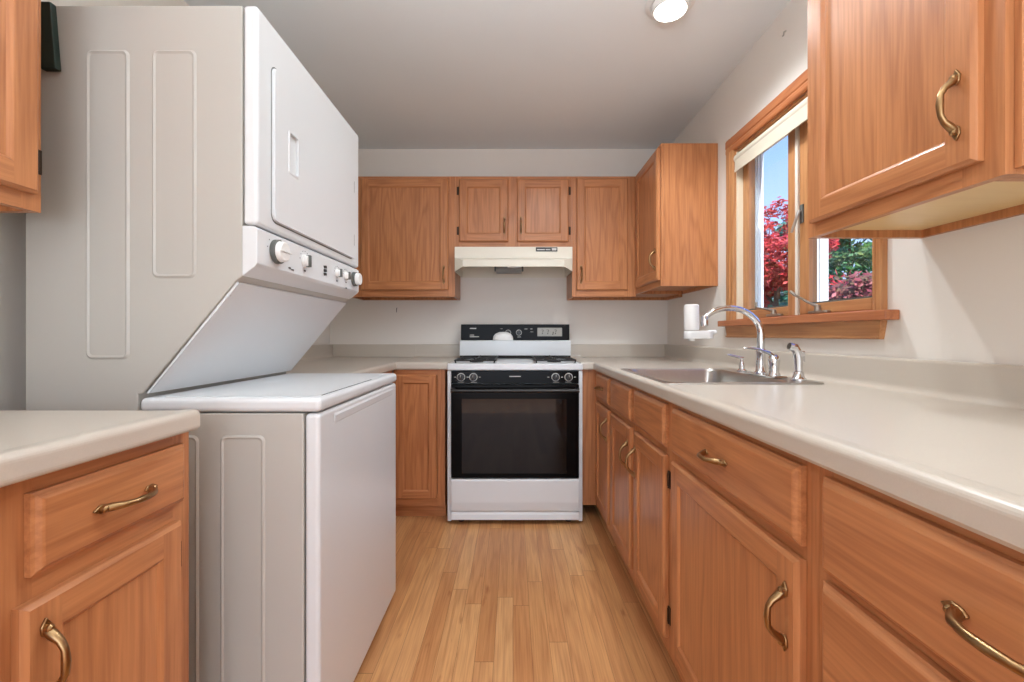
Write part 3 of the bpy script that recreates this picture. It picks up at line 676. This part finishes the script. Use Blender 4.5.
# ------------------------------------------------------------------ stacked washer and dryer
Y0, Y1 = 1.085, 1.798
t = thing('stacked_washer_dryer', 'white stacked washer and dryer tower at the left, control panel facing the aisle', 'laundry machine', (-.85, (Y0 + Y1) / 2, 0))
T = Vector(t.location)
def lp_(m, name, mat, parent=None):
    """mesh written in world space, stored relative to the machine"""
    o = m.build(name, mat, parent or t); o.data.transform(Matrix.Translation(-T)); return o
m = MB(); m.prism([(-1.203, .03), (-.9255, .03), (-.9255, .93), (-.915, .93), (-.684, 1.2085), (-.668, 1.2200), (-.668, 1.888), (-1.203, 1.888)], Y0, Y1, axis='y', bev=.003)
dc = lp_(m, 'dryer_cabinet', ENAMEL_SHADE)
m = MB(); m.prism([(-.7, 1.2), (-.92, .9325), (-.913, .9275), (-.690, 1.1985)], Y0 + .014, Y1 - .014, axis='y') if False else m.prism([(-.9095, .930), (-.904, .930), (-.6795, 1.2035), (-.684, 1.2075)], Y0 + .006, Y1 - .006, axis='y')
lp_(m, 'sloped_panel', ENAMEL)
def emboss(m, x0, x1, z0, z1, r=.016):
    bb = bmesh.new(); o1 = rrect(x0, x1, z0, z1, r); o2 = rrect(x0 + .005, x1 - .005, z0 + .005, z1 - .005, r - .003); o3 = rrect(x0 + .010, x1 - .010, z0 + .010, z1 - .010, r - .006)
    R = [[bb.verts.new((p[0], Y0 - yy, p[1])) for p in o_] for o_, yy in ((o1, .0), (o2, .0035), (o3, .0012))]
    n = len(o1)
    for a_, b_ in zip(R, R[1:]):
        for k in range(n): bb.faces.new((a_[k], a_[(k + 1) % n], b_[(k + 1) % n], b_[k]))
    bb.faces.new(R[-1]); bmesh.ops.recalc_face_normals(bb, faces=bb.faces); m._merge(bb, 0, False)
m = MB(); emboss(m, -1.053, -.945, 1.015, 1.778); emboss(m, -.890, -.780, 1.215, 1.778); lp_(m, 'embossed_panel', ENAMEL_SHADE, dc)
m = MB(); m.box(-.6655, -.630, Y0 - .001, Y1, 1.348, 1.889, bev=.009, seg=4); df = lp_(m, 'dryer_front', ENAMEL)
# dryer door with recessed pull
DX0, DX1 = -.6295, -.6215
m = MB(); ya, yb2, za, zb2 = 1.148, 1.725, 1.373, 1.780; pa, pb, pz0, pz1 = 1.222, 1.275, 1.530, 1.640
m.prism(rrect(ya, yb2, za, zb2, .022), -.6296, -.6275, axis='x')
m.box(-.6276, DX1 - .0001, ya + .03, pa, za + .002, zb2 - .002, bev=0); m.box(-.6276, DX1, pb, yb2 - .003, za + .002, zb2 - .002); m.box(-.6276, DX1, pa, pb, za + .002, pz0); m.box(-.6276, DX1, pa, pb, pz1, zb2 - .002)
m.prism([(p[0], p[1]) for p in rrect(ya + .003, ya + .050, za + .002, zb2 - .002, .019)], -.6276, DX1, axis='x')
dd2 = lp_(m, 'dryer_door', ENAMEL)
m = MB(); fr = rrect(pa - .004, pb + .004, pz0 - .006, pz1 + .006, .008); fi = rrect(pa + .003, pb - .003, pz0 + .001, pz1 - .001, .006)
bb = bmesh.new(); n = len(fr)
A = [bb.verts.new((DX1 - .0005, p[0], p[1])) for p in fr]; B = [bb.verts.new((DX1 + .002, p[0], p[1])) for p in rrect(pa - .002, pb + .002, pz0 - .004, pz1 + .004, .007)]; C_ = [bb.verts.new((DX1 + .002, p[0], p[1])) for p in fi]; E_ = [bb.verts.new((-.6272, p[0], p[1])) for p in fi]
for a_, b_ in ((A, B), (B, C_), (C_, E_)):
    for k in range(n): bb.faces.new((a_[k], a_[(k + 1) % n], b_[(k + 1) % n], b_[k]))
bmesh.ops.recalc_face_normals(bb, faces=bb.faces); m._merge(bb, 0, False); lp_(m, 'door_pull', ENAMEL, dd2)
m = MB(); m.prism(rrect(ya - .003, yb2 + .002, za - .003, zb2 + .003, .024), -.6300, -.6294, axis='x'); lp_(m, 'door_gasket', GREYP, dd2)
m = MB()
for zz in (1.66, 1.45): m.box(-.6299, -.6272, 1.738, 1.741, zz - .022, zz + .022)
lp_(m, 'hinge_slot', GREYP, df)
# control console
CX = -.630
m = MB(); m.prism([(-.6675, 1.3445), (-.640, 1.3445), (CX, 1.337), (CX - .0005, 1.252), (-.636, 1.244), (-.6675, 1.2200)], Y0 - .001, Y1, axis='y', bev=.002); con = lp_(m, 'control_console', ENAMEL)
def lknob(y, z, r, dep, skirt, ridge):
    k = MB()
    k.lathe([(0, 0), (r, 0), (r * .98, dep * .45), (r * .93, dep * .5), (0, dep * .5)], c=(CX, y, z), axis='x', mi=1 if skirt else 0)
    k.lathe([(0, dep * .5), (r * .86, dep * .5), (r * .82, dep), (r * .74, dep + .002), (0, dep + .002)], c=(CX, y, z), axis='x', mi=0)
    if ridge: k.box(CX + dep * .5, CX + dep + .008, y - .005, y + .005, z - r * .9, z + r * .9, bev=.002, mi=1)
    return lp_(k, 'knob', [WHTP, GREYP], con)
lknob(1.170, 1.296, .032, .024, True, False); lknob(1.330, 1.298, .020, .012, False, True)
lknob(1.575, 1.297, .016, .011, False, True); lknob(1.655, 1.298, .016, .011, False, True); lknob(1.738, 1.296, .028, .026, True, False)
k = MB(); k.box(CX + .026, CX + .029, 1.141, 1.199, 1.294, 1.298, bev=.001); lp_(k, 'pointer', WHTP, con)
m = MB(); 
for dz in (0, -.012, -.024): m.prism([(1.462, 1.306 + dz), (1.486, 1.309 + dz), (1.489, 1.300 + dz), (1.465, 1.297 + dz)], CX + .0003, CX + .0008, axis='x')
for yy, zz, l_ in ((1.235, 1.262, .012), (1.250, 1.259, .014), (1.325, 1.267, .012), (1.568, 1.266, .010), (1.655, 1.250, .014), (1.655, 1.271, .008)): m.box(CX + .0003, CX + .0008, yy, yy + l_, zz, zz + .004)
for cy_, cz_, rr_ in ((1.170, 1.296, .042), (1.330, 1.298, .030), (1.575, 1.297, .024), (1.655, 1.298, .024)):
    for k_ in range(8):
        a_ = PI * (.05 + k_ / 7 * 1.1); yy = cy_ - rr_ * math.cos(a_); zz = cz_ + rr_ * math.sin(a_)
        if zz < 1.334: m.box(CX + .0003, CX + .0008, yy - .0015, yy + .0015, zz - .0012, zz + .0012)
lp_(m, 'printed_marks', INK, con)
# washer
m = MB(); m.box(-.920, -.5165, Y0, Y1, .03, .8815, bev=.003); wc = lp_(m, 'washer_cabinet', ENAMEL_SHADE)
m = MB(); emboss(m, -.884, -.774, .14, .828); emboss(m, -.722, -.611, .14, .828); lp_(m, 'embossed_panel', ENAMEL_SHADE, wc)
m = MB(); m.box(-.5135, -.477, Y0 - .001, Y1, .03, .8805, bev=.010, seg=4); wf = lp_(m, 'washer_front', ENAMEL)
m = MB(); m.prism([(-.4775, .868), (-.4745, .860), (-.476, .842), (-.4775, .838)], Y0 + .09, Y1 - .06, axis='y'); lp_(m, 'finger_ledge', ENAMEL, wf)
m = MB(); m.box(-.921, -.474, Y0 - .003, Y1 + .002, .8845, .9195, bev=.012, seg=4); wt = lp_(m, 'washer_top', ENAMEL)
m = MB(); m.prism(rrect(-.886, -.495, Y0 + .022, Y1 - .03, .015), .9198, .9212, axis='z'); lp_(m, 'washer_lid', ENAMEL, wt)
m = MB(); m.box(-.4955, -.4915, Y0 + .05, Y0 + .45, .9185, .9199); lp_(m, 'lid_gap', DARK, wt)
for fx in (-1.15, -.53):
    for fy in (Y0 + .06, Y1 - .06): lp_(MB().lathe([(0, .0005), (.022, .0005), (.022, .012), (.012, .015), (.012, .032), (0, .032)], c=(fx, fy, 0), n=12), 'foot', BLKP)
m = MB(); m.lathe([(0, 0), (.005, 0), (.004, .003), (0, .003)], c=(-.712, Y0 + .022, 1.172), axis='-y', n=10); m.lathe([(0, 0), (.0045, 0), (0, .003)], c=(-.705, Y0 + .012, 1.176), axis='x', n=10); lp_(m, 'screw', STEEL, dc)
# dark holder hung on the dryer side
tag(MB().prism([(-1.15, 1.886), (-1.125, 1.886), (-1.112, 1.723), (-1.15, 1.723)], Y0 - .016, Y0 - .0006, axis='y', bev=.002).build('wall_pouch', DGREEN), 'dark green flat plastic pouch hung on the upper side of the dryer', 'pouch')

# ------------------------------------------------------------------ window
XC = 1.116
t = thing('window_1', 'oak double casement window', 'window', (XR, (WY0 + WY1) / 2, WZ0)); 
for k_ in ('label', 'category'): del t[k_]
t['kind'] = 'structure'; T2 = Vector(t.location)
def wp(m, name, mats, parent=None):
    o = m.build(name, mats, parent or t); o.data.transform(Matrix.Translation(-T2)); return o
def casing_profile(a, b_):   # a inner edge, b_ outer edge: thickness profile
    return [(a, XR - .0005), (a, XC + .005), (a + (b_ - a) * .10, XC + .001), (a + (b_ - a) * .3, XC + .001), (a + (b_ - a) * .38, XC + .004), (a + (b_ - a) * .46, XC), (b_ - (b_ - a) * .08, XC), (b_, XC + .003), (b_, XR - .0005)]
m = MB(); m.prism([(x, y) for y, x in casing_profile(WY1, 2.311)], WZ0, 2.087, axis='z'); wp(m, 'casing', TRIM[2])
m = MB(); m.prism([(x, y) for y, x in casing_profile(WY0, 1.334)], WZ0, 2.087, axis='z'); wp(m, 'casing', TRIM[2])
m = MB(); m.prism([(x, z) for z, x in casing_profile(WZ1, 2.087)], 1.334, 2.311, axis='y'); o = wp(m, 'head_casing', STOOLM); o.data.transform(Matrix.Translation((-.0008, 0, 0)))
m = MB(); m.box(1.090, XR - .001, 1.290, 2.346, 1.120, 1.150, bev=.003); m.box(XR - .001, XR + .095, WY0 + .001, WY1 - .001, 1.1515, 1.1555); wp(m, 'stool', STOOLM)
m = MB(); bb = m.bm
for (y0_, y1_, z0_, z1_, x_) in ((1.334, 2.311, 1.1195, 1.062, XC - .002),):
    v = [bb.verts.new(p) for p in ((x_, y0_, z0_), (x_, y1_, z0_), (x_ + .004, y1_ - .012, z1_), (x_ + .004, y0_ + .012, z1_), (XR - .0005, y0_, z0_), (XR - .0005, y1_, z0_), (XR - .0005, y1_ - .012, z1_), (XR - .0005, y0_ + .012, z1_))]
    for q in ((0, 1, 2, 3), (4, 7, 6, 5), (0, 4, 5, 1), (3, 2, 6, 7), (0, 3, 7, 4), (1, 5, 6, 2)): bb.faces.new([v[i] for i in q])
bmesh.ops.recalc_face_normals(bb, faces=bb.faces)
m.box(XC - .006, XC + .001, 1.344, 2.301, 1.064, 1.072, bev=.002); wp(m, 'apron', TRIM[1])
# jamb liners
XG = 1.183
m = MB(); m.box(XR, XR + .028, WY1 - .012, WY1 - .0005, WZ0 + .005, WZ1 - .012); wp(m, 'side_jamb', simple('cream_jamb', (236, 224, 198), .5))
m = MB(); m.box(XR, XR + .028, WY0 + .0005, WY0 + .012, WZ0 + .005, WZ1 - .012, mi=0); wp(m, 'side_jamb', TRIM[2])
m = MB(); m.box(XR, XR + .095, WY0 + .0005, WY1 - .0005, WZ1 - .012, WZ1 - .0005); wp(m, 'head_jamb', TRIM[1])
XS0, XS1 = 1.165, 1.200
MY = 1.800      # centre mullion
def sash(y0, y1, lab):
    m = MB(); sw = .056
    m.box(XS0, XS1, y1 - sw, y1, WZ0 + .006, WZ1 - .013, bev=.003, mi=1); m.box(XS0, XS1, y0, y0 + sw, WZ0 + .006, WZ1 - .013, bev=.003, mi=1)
    m.box(XS0, XS1, y0 + sw, y1 - sw, WZ0 + .006, WZ0 + .046, bev=.003, mi=0); m.box(XS0, XS1, y0 + sw, y1 - sw, WZ1 - .06, WZ1 - .013, bev=.003, mi=0)
    s1 = wp(m, 'sash', [TRIM[1], TRIM[2]])
    m = MB(); m.box(XG - .002, XG + .002, y0 + sw + .001, y1 - sw - .001, WZ0 + .047, WZ1 - .061); wp(m, 'pane', GLASS, s1)
    m = MB(); m.box(XS0 + .006, XG - .003, y0 + sw + .0005, y1 - sw - .0005, WZ0 + .0465, WZ0 + .052); wp(m, 'glazing_strip', GREYP, s1)
    return s1
sA = sash(MY + .010, WY1 - .001, 'far'); sB = sash(WY0 + .001, MY - .010, 'near')
m = MB(); m.box(XS0 - .006, XS1, MY - .0085, MY + .0085, WZ0 + .006, WZ1 - .013); wp(m, 'mullion', simple('weather_strip', (226, 218, 204), .5))
# exterior white vinyl frame, deep
m = MB()
for y0_, y1_ in ((WY1 - .058, WY1 - .0005), (WY0 + .0005, WY0 + .03)):
    m.box(XS1 + .001, XR + WT, y0_, y1_, WZ0, WZ1 - .0005); 
m.box(XS1 + .001, 1.262, MY - .040, MY + .034, WZ0, WZ1 - .0005)
m.box(XS1 + .001, XR + WT, WY0 + .0305, WY1 - .0585, WZ1 - .04, WZ1 - .0005); m.box(XS1 + .001, XR + WT + .02, WY0 + .0305, WY1 - .0585, WZ0 - .0, WZ0 + .03)
for q in (.010, .024): m.box(XS1 + q, XS1 + q + .006, WY1 - .064, WY1 - .058, WZ0 + .031, WZ1 - .041); m.box(XS1 + q, XS1 + q + .006, MY - .046, MY - .040, WZ0 + .031, WZ1 - .041)
wp(m, 'outer_frame', VINYL)
# cranks
def crank(y, flip):
    m = MB(); z = WZ0 + .0055; x0 = XR + .010
    m.prism(rrect(x0 - .012, x0 + .014, y - .055, y + .045, .010), z, z + .010, axis='z', bev=.002); m.lathe([(0, z + .008), (.013, z + .008), (.010, z + .030), (0, z + .032)], c=(x0, y, 0), n=14)
    e_ = .11; up_ = .045 if flip else .012
    m.tube([(x0, y, z + .026), (x0 - .012, y + .035, z + .030 + up_ * .3), (x0 - .014, y + .075, z + .032 + up_ * .7), (x0 - .014, y + e_, z + .032 + up_)], [.008, .006, .0055, .006], n=10, flat=(.8, 1.2))
    m.tube([(x0 - .014, y + e_, z + .032 + up_), (x0 - .014, y + e_ + .004, z + .058 + up_)] if not flip else [(x0 - .014, y + e_, z + .032 + up_), (x0 - .024, y + e_ + .016, z + .050 + up_)], .0065, n=10)
    wp(m, 'crank', simple('pewter', (176, 168, 156), .3, metal=.9))
crank(1.935, False); crank(1.655, True)
m = MB(); m.box(XS0 - .006, XS0 - .0005, MY - .040, MY - .020, 1.525, 1.60, bev=.002); lk = wp(m, 'sash_lock', GREYP)
m = MB(); m.tube([(XS0 - .014, MY - .03, 1.575), (XS0 - .024, MY - .028, 1.545), (XS0 - .030, MY - .020, 1.515), (XS0 - .034, MY - .012, 1.49)], [.007, .006, .006, .005], n=10); wp(m, 'lock_lever', STEEL, lk)
# roller shade
t3 = thing('roller_shade', 'rolled-up cream roller shade at the top of the window', 'window shade', (XR, (WY0 + WY1) / 2, 1.955)); T3 = Vector(t3.location)
m = MB(); m.tube([(XC + .022, WY0 + .006, 1.965), (XC + .022, WY1 - .014, 1.965)], .024, n=24); o = m.build('roll', BLIND, t3); o.data.transform(Matrix.Translation(-T3))
m = MB(); m.box(XC + .001, XC + .0022, WY0 + .012, WY1 - .020, 1.905, 1.963); m.box(XC - .001, XC + .004, WY0 + .012, WY1 - .020, 1.893, 1.906, bev=.001); o = m.build('hem', BLIND, t3); o.data.transform(Matrix.Translation(-T3))

# ------------------------------------------------------------------ small wall things, ceiling light
tag(MB().tube([(0, -.0006, .012), (0, -.008, .010), (0, -.012, -.004), (0, -.012, -.016), (0, -.018, -.020)], .0022, n=8).build('wall_hook', BLKP, None, (-.853, YB, 1.262)), 'tiny dark hook on the back wall left of the stove', 'hook')
tag(MB().tube([(-.0006, 0, .010), (-.009, 0, .006), (-.011, 0, -.008), (-.015, 0, -.012)], .0025, n=8).build('wall_hook', STEEL, None, (XR, 1.83, 2.33)), 'small metal hook high on the right wall above the window', 'hook')
t = thing('ceiling_light', 'white round eyeball ceiling light, switched on, over the sink side', 'ceiling light', (LX, LY, ZC))
m = MB(); m.lathe([(.074, -.001), (.100, -.001), (.098, -.006), (.082, -.011), (.074, -.006)], n=48); 
o = m.build('trim_ring', WHTP, t)
m = MB(); 
prof_ = [(.072, -.004), (.0735, -.020), (.070, -.034), (.064, -.034), (.064, -.020)]
m.lathe(prof_, n=40); m.build('eyeball', WHTP, t)
MB().lathe([(0, -.018), (.063, -.018), (.060, -.026), (.04, -.031), (0, -.033)], n=36).build('bulb', BULB, t)

# ------------------------------------------------------------------ outdoors
struct(MB().box(4.2, 60, -20, 60, -.9, -.55).build('ground', GRASS))
def tree(name, label, loc, height, crown, mat, n, leaf, trunk_r=.09, seed=1):
    rnd = random.Random(seed); t = thing(name, label, 'tree', loc)
    m = MB(); pts = [(0, 0, 0), (.05, .03, height * .3), (-.04, 0, height * .55), (0, .05, height * .8)]
    m.tube(pts, [trunk_r, trunk_r * .8, trunk_r * .6, trunk_r * .25], n=10)
    for k in range(9):
        z = height * (.25 + .06 * k); a = k * 2.4; r = crown[0] * .6
        m.tube([(0, 0, z), (r * .5 * math.cos(a), r * .5 * math.sin(a), z + .25), (r * math.cos(a), r * math.sin(a), z + .45)], [trunk_r * .4, trunk_r * .25, .01], n=6)
    m.build('trunk', BARK, t)
    clumps = []
    for k in range(46):
        while True:
            p = Vector((rnd.uniform(-1, 1), rnd.uniform(-1, 1), rnd.uniform(-1, 1)))
            if .2 < p.length < 1: break
        clumps.append((Vector((p.x * crown[0], p.y * crown[0], crown[2] + p.z * crown[1])), rnd.uniform(.22, .42) * crown[0]))
    verts = []; faces = []
    for i in range(n):
        c, r = clumps[rnd.randrange(len(clumps))]
        d = Vector((rnd.gauss(0, 1), rnd.gauss(0, 1), rnd.gauss(0, .6))).normalized() * r * rnd.uniform(.5, 1)
        p = c + d; s1 = leaf * rnd.uniform(.6, 1.3)
        a = Vector((rnd.gauss(0, 1), rnd.gauss(0, 1), rnd.gauss(0, 1))).normalized(); b_ = a.orthogonal().normalized(); k = len(verts)
        verts += [p - a * s1, p + b_ * s1 * .45, p + a * s1, p - b_ * s1 * .45]; faces.append((k, k + 1, k + 2, k + 3))
    me = bpy.data.meshes.new('crown'); me.from_pydata(verts, [], faces); me.materials.append(mat)
    o = bpy.data.objects.new('crown', me); COL.objects.link(o); o.parent = t
G0 = -.55
tree('maple_tree', 'red-leaved maple filling the left pane of the window', (4.7, 7.8, G0), 3.4, (.8, 1.05, 2.95), LEAF_R, 9000, .06, seed=3)
tree('conifer_tree', 'tall pale green tree rising behind the red maple', (9.35, 13.8, G0), 7.2, (.85, 2.6, 4.6), LEAF_T, 9000, .09, seed=5)
tree('conifer_tree', 'short blue-green tree glimpsed through gaps in the red maple', (7.0, 12.6, G0), 4.2, (1.0, 1.3, 2.6), LEAF_T, 7000, .08, seed=6)
tree('leafy_tree', 'dense green tree seen through the right pane', (7.3, 9.5, G0), 4.6, (1.0, 1.9, 2.8), LEAF_G, 12000, .075, seed=8)
tree('maple_shrub', 'low dusty pink shrub below the green tree in the right pane', (4.5, 5.7, G0), 2.1, (.52, .42, 2.0), LEAF_P, 6000, .045, trunk_r=.03, seed=9)
